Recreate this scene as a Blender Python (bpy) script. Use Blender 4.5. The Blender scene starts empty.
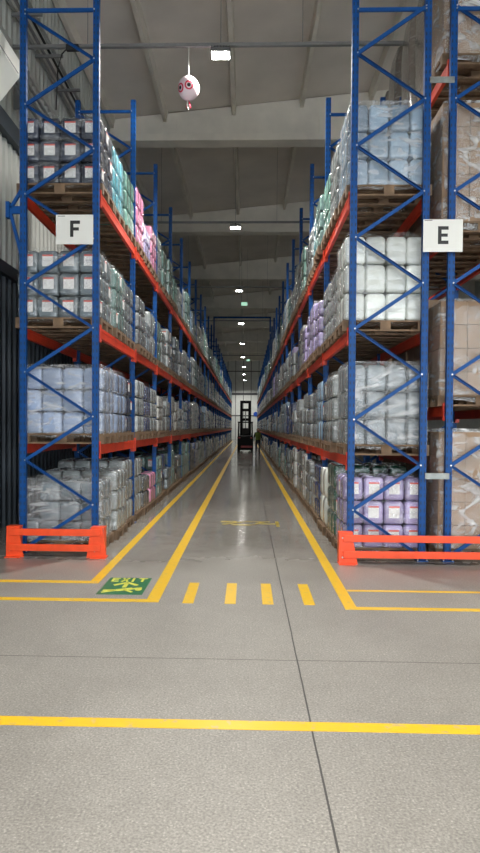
import bpy, bmesh, math, random
from mathutils import Vector, Matrix, noise
random.seed(7)
S = bpy.context.scene
C = S.collection
PI = math.pi

# ------------------------------------------------------------------ materials
def mat(name, col, rough=0.5, metal=0.0, spec=0.5, coat=0.0, bump=None, vary=None, emit=None):
    """bump=(scale, strength, distance); vary=(scale, amount)"""
    m = bpy.data.materials.new(name); m.use_nodes = True
    nt = m.node_tree; N = nt.nodes; L = nt.links
    b = N['Principled BSDF']
    b.inputs['Base Color'].default_value = (*col, 1)
    b.inputs['Roughness'].default_value = rough
    b.inputs['Metallic'].default_value = metal
    b.inputs['Specular IOR Level'].default_value = spec
    b.inputs['Coat Weight'].default_value = coat
    tc = N.new('ShaderNodeTexCoord')
    if vary:
        n = N.new('ShaderNodeTexNoise'); n.inputs['Scale'].default_value = vary[0]; n.inputs['Detail'].default_value = 5
        L.new(tc.outputs['Object'], n.inputs['Vector'])
        r = N.new('ShaderNodeMapRange'); r.inputs[1].default_value = .25; r.inputs[2].default_value = .75
        r.inputs[3].default_value = 1 - vary[1]; r.inputs[4].default_value = 1 + vary[1]
        L.new(n.outputs['Fac'], r.inputs[0])
        v = N.new('ShaderNodeVectorMath'); v.operation = 'SCALE'; v.inputs[0].default_value = col
        L.new(r.outputs[0], v.inputs['Scale']); L.new(v.outputs[0], b.inputs['Base Color'])
    if bump:
        n = N.new('ShaderNodeTexNoise'); n.inputs['Scale'].default_value = bump[0]; n.inputs['Detail'].default_value = 4
        L.new(tc.outputs['Object'], n.inputs['Vector'])
        k = N.new('ShaderNodeBump'); k.inputs['Strength'].default_value = bump[1]; k.inputs['Distance'].default_value = bump[2]
        L.new(n.outputs['Fac'], k.inputs['Height']); L.new(k.outputs[0], b.inputs['Normal'])
    if emit:
        b.inputs['Emission Color'].default_value = (*emit[0], 1); b.inputs['Emission Strength'].default_value = emit[1]
    return m

def plastic(name, col, white=.35):
    """translucent looking jerrycan plastic under tight stretch film: film whitening and highlights painted in as white streaks, plus sharp gloss"""
    m = bpy.data.materials.new(name); m.use_nodes = True
    nt = m.node_tree; N = nt.nodes; L = nt.links
    b = N['Principled BSDF']
    b.inputs['Roughness'].default_value = .2
    b.inputs['Coat Weight'].default_value = 1; b.inputs['Coat Roughness'].default_value = .12
    tc = N.new('ShaderNodeTexCoord'); oi = N.new('ShaderNodeObjectInfo')
    add = N.new('ShaderNodeVectorMath'); add.operation = 'ADD'
    sc = N.new('ShaderNodeVectorMath'); sc.operation = 'SCALE'; sc.inputs['Scale'].default_value = 40
    L.new(oi.outputs['Random'], sc.inputs[0]); L.new(tc.outputs['Object'], add.inputs[0]); L.new(sc.outputs[0], add.inputs[1])
    mp = N.new('ShaderNodeMapping'); mp.inputs['Scale'].default_value = (4, 4, 14); mp.inputs['Rotation'].default_value = (.3, .2, 0)
    L.new(add.outputs[0], mp.inputs['Vector'])
    n = N.new('ShaderNodeTexNoise'); n.inputs['Scale'].default_value = 1.6; n.inputs['Detail'].default_value = 6; n.inputs['Distortion'].default_value = 1.6
    L.new(mp.outputs[0], n.inputs['Vector'])
    r = N.new('ShaderNodeValToRGB'); r.color_ramp.elements[0].position = .54; r.color_ramp.elements[1].position = .78
    r.color_ramp.elements[0].color = (0, 0, 0, 1); r.color_ramp.elements[1].color = (white, white, white, 1)
    L.new(n.outputs['Fac'], r.inputs[0])
    # per thing brightness change
    mr = N.new('ShaderNodeMapRange'); mr.inputs[3].default_value = .6; mr.inputs[4].default_value = 1.12
    L.new(oi.outputs['Random'], mr.inputs[0])
    v = N.new('ShaderNodeVectorMath'); v.operation = 'SCALE'; v.inputs[0].default_value = col
    L.new(mr.outputs[0], v.inputs['Scale'])
    mx = N.new('ShaderNodeMix'); mx.data_type = 'RGBA'; mx.inputs['B'].default_value = (.78, .8, .8, 1)  # white streaks in the colour: creased film and its painted highlights
    L.new(r.outputs[0], mx.inputs['Factor']); L.new(v.outputs[0], mx.inputs['A'])
    L.new(mx.outputs['Result'], b.inputs['Base Color'])
    k = N.new('ShaderNodeBump'); k.inputs['Strength'].default_value = .4; k.inputs['Distance'].default_value = .015
    L.new(n.outputs['Fac'], k.inputs['Height']); L.new(k.outputs[0], b.inputs['Normal']); L.new(k.outputs[0], b.inputs['Coat Normal'])
    return m

def film_mat(name, base=.12, peak=.6):
    m = bpy.data.materials.new(name); m.use_nodes = True
    nt = m.node_tree; N = nt.nodes; L = nt.links
    b = N['Principled BSDF']; out = N['Material Output']
    b.inputs['Base Color'].default_value = (.85, .87, .88, 1); b.inputs['Roughness'].default_value = .15
    b.inputs['Specular IOR Level'].default_value = .8
    tc = N.new('ShaderNodeTexCoord'); oi = N.new('ShaderNodeObjectInfo')
    add = N.new('ShaderNodeVectorMath'); add.operation = 'ADD'
    sc = N.new('ShaderNodeVectorMath'); sc.operation = 'SCALE'; sc.inputs['Scale'].default_value = 30
    L.new(oi.outputs['Random'], sc.inputs[0]); L.new(tc.outputs['Object'], add.inputs[0]); L.new(sc.outputs[0], add.inputs[1])
    mp = N.new('ShaderNodeMapping'); mp.inputs['Scale'].default_value = (1.4, 1.4, 5); mp.inputs['Rotation'].default_value = (.35, -.3, .2)
    L.new(add.outputs[0], mp.inputs['Vector'])
    n = N.new('ShaderNodeTexNoise'); n.inputs['Scale'].default_value = 1.5; n.inputs['Detail'].default_value = 6; n.inputs['Distortion'].default_value = 1.8
    L.new(mp.outputs[0], n.inputs['Vector'])
    r = N.new('ShaderNodeMapRange'); r.inputs[1].default_value = .48; r.inputs[2].default_value = .74
    r.inputs[3].default_value = base; r.inputs[4].default_value = peak
    L.new(n.outputs['Fac'], r.inputs[0])
    k = N.new('ShaderNodeBump'); k.inputs['Strength'].default_value = .8; k.inputs['Distance'].default_value = .03
    L.new(n.outputs['Fac'], k.inputs['Height']); L.new(k.outputs[0], b.inputs['Normal'])
    t = N.new('ShaderNodeBsdfTransparent'); mx = N.new('ShaderNodeMixShader')
    L.new(r.outputs[0], mx.inputs[0]); L.new(t.outputs[0], mx.inputs[1]); L.new(b.outputs[0], mx.inputs[2])
    L.new(mx.outputs[0], out.inputs['Surface'])
    return m

def floor_mat():
    m = bpy.data.materials.new('polished_concrete'); m.use_nodes = True
    nt = m.node_tree; N = nt.nodes; L = nt.links
    b = N['Principled BSDF']; tc = N.new('ShaderNodeTexCoord')
    def nz(s, d, dist=0):
        n = N.new('ShaderNodeTexNoise'); n.inputs['Scale'].default_value = s; n.inputs['Detail'].default_value = d; n.inputs['Distortion'].default_value = dist
        L.new(tc.outputs['Object'], n.inputs['Vector']); return n
    def math_(op, a, b_, c=None):
        x = N.new('ShaderNodeMath'); x.operation = op
        for i, v in enumerate((a, b_, c)):
            if v is None: continue
            if hasattr(v, 'links') or hasattr(v, 'is_linked'): L.new(v, x.inputs[i])
            else: x.inputs[i].default_value = v
        return x.outputs[0]
    big, mid, fine = nz(.55, 4, .6), nz(5, 6, .3), nz(75, 3)
    r1 = N.new('ShaderNodeValToRGB')
    r1.color_ramp.elements[0].position = .3; r1.color_ramp.elements[0].color = (.21, .197, .175, 1)
    r1.color_ramp.elements[1].position = .72; r1.color_ramp.elements[1].color = (.295, .279, .25, 1)
    s = math_('ADD', math_('MULTIPLY', big.outputs['Fac'], .65), math_('MULTIPLY', mid.outputs['Fac'], .35))
    L.new(s, r1.inputs[0])
    # aggregate speckle
    vo = N.new('ShaderNodeTexVoronoi'); vo.inputs['Scale'].default_value = 60; L.new(tc.outputs['Object'], vo.inputs['Vector'])
    sp = N.new('ShaderNodeMapRange'); sp.inputs[1].default_value = .05; sp.inputs[2].default_value = .4; sp.inputs[3].default_value = 1.3; sp.inputs[4].default_value = .9
    L.new(vo.outputs['Distance'], sp.inputs[0])
    fr = N.new('ShaderNodeMapRange'); fr.inputs[1].default_value = .3; fr.inputs[2].default_value = .7; fr.inputs[3].default_value = .68; fr.inputs[4].default_value = 1.3
    L.new(fine.outputs['Fac'], fr.inputs[0])
    sc = N.new('ShaderNodeVectorMath'); sc.operation = 'SCALE'; L.new(r1.outputs[0], sc.inputs[0])
    L.new(math_('MULTIPLY', sp.outputs[0], fr.outputs[0]), sc.inputs['Scale'])
    # joints: one along the aisle at x=.36, cross joints every 5.3 m
    sx = N.new('ShaderNodeSeparateXYZ'); L.new(tc.outputs['Object'], sx.inputs[0])
    w = nz(1.6, 2); wob = math_('MULTIPLY', math_('SUBTRACT', w.outputs['Fac'], .5), .012)
    jx = math_('ABSOLUTE', math_('SUBTRACT', math_('ADD', sx.outputs['X'], wob), .39), None)
    jxm = math_('LESS_THAN', jx, .0055)
    yy = math_('MODULO', math_('ADD', math_('ADD', sx.outputs['Y'], wob), 100 - 4.79 + 2.85), 5.7)
    jy = math_('ABSOLUTE', math_('SUBTRACT', yy, math_('MODULO', 102.85, 5.7)), None)
    jym = math_('LESS_THAN', jy, .006)
    jj = math_('MULTIPLY', math_('MAXIMUM', jxm, math_('MULTIPLY', jym, .8)), .95)
    mx = N.new('ShaderNodeMix'); mx.data_type = 'RGBA'; mx.inputs['B'].default_value = (.03, .028, .026, 1)
    L.new(jj, mx.inputs['Factor']); L.new(sc.outputs[0], mx.inputs['A'])
    # tyre scuffs running along the aisle
    mp = N.new('ShaderNodeMapping'); mp.inputs['Scale'].default_value = (3.2, .35, 1); mp.inputs['Rotation'].default_value = (0, 0, .2); L.new(tc.outputs['Object'], mp.inputs['Vector'])
    sn = N.new('ShaderNodeTexNoise'); sn.inputs['Scale'].default_value = 1.7; sn.inputs['Detail'].default_value = 6; sn.inputs['Distortion'].default_value = 1.2; L.new(mp.outputs[0], sn.inputs['Vector'])
    sr = N.new('ShaderNodeMapRange'); sr.inputs[1].default_value = .6; sr.inputs[2].default_value = .72; sr.inputs[3].default_value = 0; sr.inputs[4].default_value = .12; L.new(sn.outputs['Fac'], sr.inputs[0])
    m2 = N.new('ShaderNodeMix'); m2.data_type = 'RGBA'; m2.inputs['B'].default_value = (.16, .15, .14, 1)
    L.new(sr.outputs[0], m2.inputs['Factor']); L.new(mx.outputs['Result'], m2.inputs['A'])
    L.new(m2.outputs['Result'], b.inputs['Base Color'])
    rr = N.new('ShaderNodeMapRange'); rr.inputs[1].default_value = .3; rr.inputs[2].default_value = .7; rr.inputs[3].default_value = .08; rr.inputs[4].default_value = .2
    L.new(s, rr.inputs[0])
    # the aisle floor is polished by traffic, the cross aisle slab is matt
    py = N.new('ShaderNodeMapRange'); py.inputs[1].default_value = 6.5; py.inputs[2].default_value = 9.5; py.inputs[3].default_value = .38; py.inputs[4].default_value = 0
    L.new(sx.outputs['Y'], py.inputs[0]); L.new(math_('ADD', rr.outputs[0], py.outputs[0]), b.inputs['Roughness'])
    bp = N.new('ShaderNodeBump'); bp.inputs['Strength'].default_value = .12; bp.inputs['Distance'].default_value = .004
    L.new(mid.outputs['Fac'], bp.inputs['Height']); L.new(bp.outputs[0], b.inputs['Normal'])
    return m

def paint_mat(name, col, worn=(.42, .36, .2), amount=.62):
    m = bpy.data.materials.new(name); m.use_nodes = True
    nt = m.node_tree; N = nt.nodes; L = nt.links; b = N['Principled BSDF']; tc = N.new('ShaderNodeTexCoord')
    n = N.new('ShaderNodeTexNoise'); n.inputs['Scale'].default_value = 14; n.inputs['Detail'].default_value = 8
    L.new(tc.outputs['Object'], n.inputs['Vector'])
    r = N.new('ShaderNodeMapRange'); r.inputs[1].default_value = amount; r.inputs[2].default_value = amount + .08; r.inputs[4].default_value = .7
    L.new(n.outputs['Fac'], r.inputs[0])
    mx = N.new('ShaderNodeMix'); mx.data_type = 'RGBA'; mx.inputs['A'].default_value = (*col, 1); mx.inputs['B'].default_value = (*worn, 1)
    L.new(r.outputs[0], mx.inputs['Factor']); L.new(mx.outputs['Result'], b.inputs['Base Color'])
    b.inputs['Roughness'].default_value = .33
    return m

def label_mat():
    m = bpy.data.materials.new('paper_label'); m.use_nodes = True
    nt = m.node_tree; N = nt.nodes; L = nt.links; b = N['Principled BSDF']; tc = N.new('ShaderNodeTexCoord')
    s = N.new('ShaderNodeSeparateXYZ'); L.new(tc.outputs['Generated'], s.inputs[0])
    mp = N.new('ShaderNodeMapping'); mp.inputs['Scale'].default_value = (3, 3, 11); L.new(tc.outputs['Generated'], mp.inputs['Vector'])
    n = N.new('ShaderNodeTexNoise'); n.inputs['Scale'].default_value = 2.5; n.inputs['Detail'].default_value = 2; L.new(mp.outputs[0], n.inputs['Vector'])
    g = N.new('ShaderNodeMath'); g.operation = 'GREATER_THAN'; g.inputs[1].default_value = .56; L.new(n.outputs['Fac'], g.inputs[0])
    a = N.new('ShaderNodeMix'); a.data_type = 'RGBA'; a.inputs['A'].default_value = (.8, .8, .78, 1); a.inputs['B'].default_value = (.35, .33, .34, 1)
    L.new(g.outputs[0], a.inputs['Factor'])
    t = N.new('ShaderNodeMath'); t.operation = 'GREATER_THAN'; t.inputs[1].default_value = .86; L.new(s.outputs['Z'], t.inputs[0])
    c = N.new('ShaderNodeMix'); c.data_type = 'RGBA'; c.inputs['B'].default_value = (.6, .1, .08, 1)
    L.new(t.outputs[0], c.inputs['Factor']); L.new(a.outputs['Result'], c.inputs['A']); L.new(c.outputs['Result'], b.inputs['Base Color'])
    b.inputs['Roughness'].default_value = .4
    return m

M = dict(
    floor=floor_mat(),
    blue=mat('blue_rack_paint', (.003, .062, .24), .48, spec=.25, vary=(6, .12), bump=(60, .08, .002)),
    postshade=mat('hollow_post_shade', (.004, .012, .04), .5, vary=(5, .15)),  # near-black colour standing in for shade inside the hollow posts
    orange=mat('orange_beam_paint', (.6, .042, .012), .42, vary=(5, .15), bump=(50, .08, .002)),
    guard=mat('orange_guard_paint', (.84, .075, .016), .38, vary=(9, .12), bump=(30, .15, .003)),
    wood=mat('pallet_wood', (.17, .108, .062), .75, vary=(7, .45), bump=(40, .4, .004)),
    steel=mat('galvanised_steel', (.28, .3, .29), .5, metal=.5, vary=(12, .2)),
    conduit=mat('grey_tray_metal', (.2, .2, .2), .5, metal=.3, vary=(6, .1)),
    bolt=mat('zinc_bolt', (.6, .6, .6), .3, metal=.9),
    concrete=mat('precast_concrete', (.72, .68, .6), .85, vary=(1.3, .14), bump=(9, .25, .01)),
    roof=mat('roof_slab', (.7, .65, .59), .9, vary=(.7, .12), bump=(5, .2, .01)),
    wallbase=mat('dark_wall_cladding', (.03, .042, .055), .5, metal=.1, vary=(3, .15)),
    wallup=mat('grey_wall_cladding', (.45, .46, .43), .5, metal=.1, vary=(2, .1)),
    backwall=mat('pale_wall_panels', (.7, .73, .7), .6, vary=(2, .08)),
    mullion=mat('dark_mullion', (.06, .065, .07), .5, vary=(3, .1)),
    white=mat('white_sheet_metal', (.84, .84, .78), .45, vary=(3, .05)),
    sign=mat('sign_board', (.74, .74, .7), .4, vary=(4, .03)),
    black=mat('black_print', (.012, .012, .012), .5, vary=(4, .1)),
    rubber=mat('black_rubber', (.015, .015, .015), .7, vary=(8, .2)),
    yellow=paint_mat('yellow_floor_paint', (.7, .43, .015), amount=.6),
    yellowdull=paint_mat('worn_yellow_floor_paint', (.40, .30, .03), (.2, .18, .14), .5),
    green=paint_mat('green_sign_paint', (.015, .14, .055), (.12, .16, .12), .6),
    exity=paint_mat('exit_yellow_paint', (.62, .62, .08), (.2, .25, .1), .62),
    label=label_mat(),
    cap=mat('dark_screw_cap', (.04, .045, .06), .5, vary=(20, .1)),
    film=film_mat('stretch_film', .02, .28),
    filmcarton=film_mat('creased_stretch_film', .16, .8),
    filmheavy=film_mat('thick_stretch_film', .12, .55),
    carton=mat('brown_cardboard', (.29, .195, .125), .8, vary=(6, .18), bump=(25, .1, .003)),
    bale=plastic('grey_brown_wrapped_bale', (.23, .2, .175), .4),
    balloon=mat('pink_white_balloon', (.78, .62, .66), .3, coat=.3, vary=(3, .03)),
    red=mat('red_ring', (.62, .015, .06), .4, vary=(5, .05)),
    lampbody=mat('lamp_housing', (.1, .1, .1), .5, vary=(5, .1)),
    lampglow=mat('lamp_diffuser', (.9, .9, .9), .5, emit=((1, .98, .93), 60)),
    signglow=mat('lit_exit_sign', (.4, .7, .5), .5, emit=((.55, 1, .75), .7)),
    truck=mat('black_truck_paint', (.006, .006, .007), .6, spec=.2, vary=(5, .15)),
    truckred=mat('dark_red_truck_paint', (.25, .012, .012), .4, vary=(5, .1)),
    skin=mat('skin', (.45, .26, .18), .6, vary=(8, .05)),
    clothes=mat('dark_work_clothes', (.02, .022, .028), .85, vary=(20, .2), bump=(30, .3, .01)),
    vest=mat('yellow_green_vest', (.12, .18, .03), .7, vary=(20, .1)),
    hair=mat('dark_hair', (.012, .009, .007), .7, vary=(40, .3)),
    signblue=mat('blue_sign', (.02, .09, .5), .4, vary=(4, .03)),
    tarp=mat('dark_green_sheet', (.01, .07, .045), .5, vary=(3, .2), bump=(4, .6, .03)),
)
J = {k: plastic('plastic_' + k.replace(' ', '_'), c, w) for k, c, w in [
    ('dark navy', (.035, .045, .075), .22), ('grey blue', (.155, .19, .21), .3), ('pale blue', (.26, .34, .5), .35), ('dark green', (.01, .075, .045), .2),
    ('clear grey', (.30, .33, .33), .45), ('milky white', (.70, .74, .70), .25), ('cyan', (.13, .42, .50), .35),
    ('mint green', (.20, .38, .32), .4), ('pink', (.62, .24, .38), .3), ('lilac', (.40, .34, .58), .35),
    ('sea green', (.15, .25, .23), .35), ('dark blue', (.03, .05, .14), .3), ('smoky grey', (.16, .175, .18), .4),
    ('light blue', (.28, .40, .52), .35), ('charcoal', (.05, .055, .06), .3), ('warm white', (.43, .435, .41), .35)]}

# ------------------------------------------------------------------ mesh helpers
class MB:
    def __init__(s): s.v = []; s.f = []; s.m = []; s.sm = []
    def add(s, vs, fs, mi=0, smooth=False):
        o = len(s.v); s.v += [tuple(v) for v in vs]
        s.f += [tuple(i + o for i in f) for f in fs]; s.m += [mi] * len(fs); s.sm += [smooth] * len(fs)
    def box(s, x0, x1, y0, y1, z0, z1, mi=0):
        s.add([(x0, y0, z0), (x1, y0, z0), (x1, y1, z0), (x0, y1, z0), (x0, y0, z1), (x1, y0, z1), (x1, y1, z1), (x0, y1, z1)],
              [(0, 3, 2, 1), (4, 5, 6, 7), (0, 1, 5, 4), (1, 2, 6, 5), (2, 3, 7, 6), (3, 0, 4, 7)], mi)
    def cbox(s, x0, x1, y0, y1, z0, z1, c=.01, mi=0):
        """chamfered box"""
        bm = bmesh.new(); bmesh.ops.create_cube(bm, size=1)
        for v in bm.verts:
            v.co = ((x0 + x1) / 2 + v.co.x * (x1 - x0), (y0 + y1) / 2 + v.co.y * (y1 - y0), (z0 + z1) / 2 + v.co.z * (z1 - z0))
        bmesh.ops.bevel(bm, geom=list(bm.edges), offset=c, segments=2, affect='EDGES', profile=.5)
        bm.verts.index_update()
        s.add([v.co[:] for v in bm.verts], [[v.index for v in f.verts] for f in bm.faces], mi); bm.free()
    def bar(s, a, b, w, h, up=(0, 0, 1), mi=0):
        """rectangular bar from a to b; w across, h along up"""
        a, b = Vector(a), Vector(b); d = (b - a).normalized(); u = Vector(up); u = (u - d * u.dot(d)).normalized(); r = d.cross(u)
        vs = []
        for p in (a, b):
            for i, j in ((-1, -1), (1, -1), (1, 1), (-1, 1)): vs.append(p + r * (i * w / 2) + u * (j * h / 2))
        s.add(vs, [(0, 3, 2, 1)[::-1], (4, 5, 6, 7)[::-1], (0, 1, 5, 4)[::-1], (1, 2, 6, 5)[::-1], (2, 3, 7, 6)[::-1], (3, 0, 4, 7)[::-1]][:], mi)
    def tube(s, pts, r, n=8, mi=0, cap=True):
        pts = [Vector(p) for p in pts]; rs = r if isinstance(r, (list, tuple)) else [r] * len(pts)
        vs = []
        for i, p in enumerate(pts):
            d = (pts[min(i + 1, len(pts) - 1)] - pts[max(i - 1, 0)]).normalized()
            u = Vector((0, 0, 1)) if abs(d.z) < .9 else Vector((1, 0, 0)); x = d.cross(u).normalized(); y = d.cross(x)
            for k in range(n):
                t = 2 * PI * k / n; vs.append(p + x * math.cos(t) * rs[i] + y * math.sin(t) * rs[i])
        fs = []
        for i in range(len(pts) - 1):
            for k in range(n): fs.append((i * n + k, i * n + (k + 1) % n, (i + 1) * n + (k + 1) % n, (i + 1) * n + k))
        s.add(vs, fs, mi, True)
        if cap: s.add([vs[k] for k in range(n)], [tuple(range(n))], mi); s.add([vs[-n + k] for k in range(n)], [tuple(range(n))[::-1]], mi)
    def lathe(s, prof, c=(0, 0, 0), n=16, mi=0):
        vs = []; fs = []
        for r, z in prof:
            for k in range(n): t = 2 * PI * k / n; vs.append((c[0] + r * math.cos(t), c[1] + r * math.sin(t), c[2] + z))
        for i in range(len(prof) - 1):
            for k in range(n): fs.append((i * n + k, i * n + (k + 1) % n, (i + 1) * n + (k + 1) % n, (i + 1) * n + k))
        s.add(vs, fs, mi, True)
    def poly(s, pts, z0, z1, mi=0):
        """xy outline extruded in z"""
        n = len(pts)
        s.add([(x, y, z0) for x, y in pts] + [(x, y, z1) for x, y in pts],
              [tuple(range(n))[::-1], tuple(range(n, 2 * n))] + [(i, (i + 1) % n, n + (i + 1) % n, n + i) for i in range(n)], mi)
    def merge(s, other, dx=0, dy=0, dz=0, mi=None, sz=1):
        o = len(s.v); s.v += [(x + dx, y + dy, z * sz + dz) for x, y, z in other.v]
        s.f += [tuple(i + o for i in f) for f in other.f]; s.m += [mi if mi is not None else q for q in other.m]; s.sm += other.sm
    def mesh(s, name, mats):
        me = bpy.data.meshes.new(name); me.from_pydata(s.v, [], s.f)
        for m in (mats if isinstance(mats, (list, tuple)) else [mats]): me.materials.append(m)
        me.polygons.foreach_set('material_index', s.m); me.polygons.foreach_set('use_smooth', s.sm)
        me.update(); return me

def link(name, me, parent=None, loc=(0, 0, 0), rz=0):
    o = bpy.data.objects.new(name, me); C.objects.link(o); o.location = loc; o.rotation_euler = (0, 0, rz)
    if parent: o.parent = parent
    return o
def build(mb, name, mats, parent=None, loc=(0, 0, 0), rz=0): return link(name, mb.mesh(name, mats), parent, loc, rz)
def tag(o, label=None, cat=None, group=None, kind=None):
    if label: o['label'] = label
    if cat: o['category'] = cat
    if group: o['group'] = group
    if kind: o['kind'] = kind
    return o
def empty(name, loc=(0, 0, 0), rz=0):
    o = bpy.data.objects.new(name, None); C.objects.link(o); o.location = loc; o.rotation_euler = (0, 0, rz); o.empty_display_size = .2
    return o
def struct(o): o['kind'] = 'structure'; return o
def setmat(o, m, i=0):
    o.material_slots[i].link = 'OBJECT'; o.material_slots[i].material = m

# ------------------------------------------------------------------ main measures
CAMH = 1.75
Y0, BAY, NB = 8.75, 2.8, 27
YEND = Y0 + BAY * NB
WL, WR, WB, WF = -4.2, 16.0, 91.0, -8.0
roofz = lambda x: 11.33 + .1 * x

# ------------------------------------------------------------------ the hall
mb = MB(); mb.box(WL - .3, WR + .3, WF - .3, WB + .3, -.2, 0); struct(build(mb, 'floor', M['floor']))
# corrugated side wall
def corrugated(x, y0, y1, z0, z1, mi, mb, out=1, pitch=.25, d=.045):
    y = y0; prof = []
    while y < y1:
        prof += [(x, y), (x, y + pitch * .45), (x + out * d, y + pitch * .55), (x + out * d, y + pitch * .9)]; y += pitch
    vs = [(a, b, z0) for a, b in prof] + [(a, b, z1) for a, b in prof]; n = len(prof)
    mb.add(vs, [(i, i + 1, n + i + 1, n + i) for i in range(n - 1)], mi)
mb = MB()
corrugated(WL, WF, WB, 0, 4.4, 0, mb); corrugated(WL, WF, WB, 4.4, 12, 1, mb)
mb.box(WL - .15, WL - .01, WF, WB, 0, 12, 0)
mb.box(WL, WL + .12, WF, WB, 4.3, 4.5, 0); mb.box(WL, WL + .16, WF, WB, 6.65, 6.95, 0)          # rail between the two claddings
for z in (8.3,): mb.box(WL, WL + .08, WF, WB, z, z + .1, 1)
struct(build(mb, 'wall_left', [M['wallbase'], M['wallup']]))
mb = MB(); corrugated(WR, WF, WB, 0, 13.5, 0, mb, -1); mb.box(WR + .01, WR + .15, WF, WB, 0, 13.5)
struct(build(mb, 'wall_right', [M['wallup']]))
mb = MB(); mb.box(WL, WR, WB, WB + .2, 0, 13.5, 0)
for x in [WL + .3 + 1.1 * i for i in range(19)]: mb.box(x, x + .07, WB - .03, WB, 0, 13, 1)
for z, h in ((3.3, .14), (6.3, .3), (9.6, .12)): mb.box(WL, WR, WB - .05, WB, z, z + h, 1)
struct(build(mb, 'wall_back', [M['backwall'], M['mullion']]))
# wall behind the photographer with two open loading doors
mb = MB()
xs = [WL, -3.4, 4.6, 7.0, 13.5, WR]
mb.box(xs[0], xs[1], WF - .25, WF, 0, 5.6); mb.box(xs[2], xs[3], WF - .25, WF, 0, 5.6); mb.box(xs[4], xs[5], WF - .25, WF, 0, 5.6)
mb.box(xs[0], xs[5], WF - .25, WF, 5.6, 13.5)
struct(build(mb, 'wall_front', [M['backwall']]))
# roof
mb = MB()
for (a, b) in ((WL - .3, WR + .3),):
    za, zb = roofz(a), roofz(b)
    mb.add([(a, WF, za), (b, WF, zb), (b, WB, zb), (a, WB, za), (a, WF, za + .2), (b, WF, zb + .2), (b, WB, zb + .2), (a, WB, za + .2)],
           [(0, 1, 2, 3), (4, 7, 6, 5), (0, 4, 5, 1), (1, 5, 6, 2), (2, 6, 7, 3), (3, 7, 4, 0)])
struct(build(mb, 'ceiling', [M['roof']]))
# precast girders and the ribs running between them
n = -3
while 19.5 + 8.87 * n < WB - 1:
    y1 = 19.5 + 8.87 * n; n += 1
    mb = MB(); a, b = WL, WR
    mb.box(a, b, y1 - .5, y1, 10.2, 10.4)
    def web(ya, yb, z0, dz):
        mb.add([(a, ya, z0), (b, ya, z0), (b, yb, z0), (a, yb, z0), (a, ya, roofz(a) + dz), (b, ya, roofz(b) + dz), (b, yb, roofz(b) + dz), (a, yb, roofz(a) + dz)],
               [(0, 3, 2, 1), (4, 5, 6, 7), (0, 1, 5, 4), (1, 2, 6, 5), (2, 3, 7, 6), (3, 0, 4, 7)])
    web(y1 - .36, y1 - .14, 10.38, -.03)
    for i in range(9): mb.box(a + 1.6 + 2.33 * i, a + 2.05 + 2.33 * i, y1 - .42, y1 - .3, 10.4, 10.9)
    struct(build(mb, 'beam_ceiling', [M['concrete']]))
    for x in [-4.08, -2.5, -.46] + [1.55 + 2.03 * i for i in range(7)]:
        mb = MB(); z = roofz(x)
        mb.add([(x - .05, y1 - .12, z - .3), (x + .05, y1 - .12, z - .3), (x + .08, y1 - .12, z + .01), (x - .08, y1 - .12, z - .01),
                (x - .05, y1 + 8.49, z - .3), (x + .05, y1 + 8.49, z - .3), (x + .08, y1 + 8.49, z + .01), (x - .08, y1 + 8.49, z - .01)],
               [(0, 1, 2, 3), (7, 6, 5, 4), (0, 4, 5, 1), (1, 5, 6, 2), (2, 6, 7, 3), (3, 7, 4, 0)])
        if y1 + 8.5 < WB: struct(build(mb, 'purlin_ceiling', [M['concrete']]))

# ------------------------------------------------------------------ floor paint
def line(name, x0, x1, y0, y1, mi='yellow'):
    m = MB(); m.box(x0, x1, y0, y1, .0, .003); return build(m, name, [M[mi]])
mb = MB(); mb.box(WL + .2, 9, 3.67, 3.78, 0, .003); struct(build(mb, 'floor_line', [M['yellow']]))
# left outer L, left inner L, right two: each one continuous outline
def floor_line(pts):
    m = MB(); m.poly(pts, 0, .003); struct(build(m, 'floor_line', [M['yellow']]))
floor_line([(WL + .1, 7.05), (-1.64, 7.05), (-1.74, 82), (-1.84, 82), (-1.75, 7.15), (WL + .1, 7.15)])
floor_line([(WL + .1, 6.32), (-.87, 6.32), (-.87, 82), (-1.0, 82), (-1.0, 6.42), (WL + .1, 6.42)])
floor_line([(.96, 6.16), (9, 6.16), (9, 6.25), (1.08, 6.25), (1.08, 82), (.96, 82)])
floor_line([(1.085, 6.85), (9, 6.85), (9, 6.91), (1.085, 6.91)])
nm = ['beside the green exit marking', 'second from the green exit marking', 'just short of the long floor joint', 'across the long floor joint']
for i, x in enumerate((-.575, -.155, .22, .63)):
    tag(line('yellow_dash', x - .055, x + .055, 6.3, 7.13), 'short yellow crossing dash on the concrete, ' + nm[i], 'floor marking', 'yellow crossing dashes across the aisle mouth')
# green exit marking
ex = empty('exit_floor_sign', (-1.32, 6.95, 0))
tag(ex, 'green painted EXIT marking with arrow and running figure on the floor', 'floor sign')
W, H = .41, .47
mb = MB(); mb.poly([(-.24, -.36), (.24, -.36), (.24, .36), (-.24, .36)], 0, .004); build(mb, 'green_field', [M['green']], ex)
def flat(pts, name, mat_='exity', parent=ex, z=.006):
    m = MB()
    for p in pts: m.poly(p, .003, z)
    return build(m, name, [M[mat_]], parent)
def bx(x0, y0, x1, y1): return [(x0, y0), (x1, y0), (x1, y1), (x0, y1)]
def st(x0, y0, x1, y1, w=.03):
    d = Vector((x1 - x0, y1 - y0)).normalized(); nrm = Vector((-d.y, d.x)) * w / 2
    return [(x0 - nrm.x, y0 - nrm.y), (x1 - nrm.x, y1 - nrm.y), (x1 + nrm.x, y1 + nrm.y), (x0 + nrm.x, y0 + nrm.y)]
lz = []
t0, b0 = .25, .13
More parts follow.
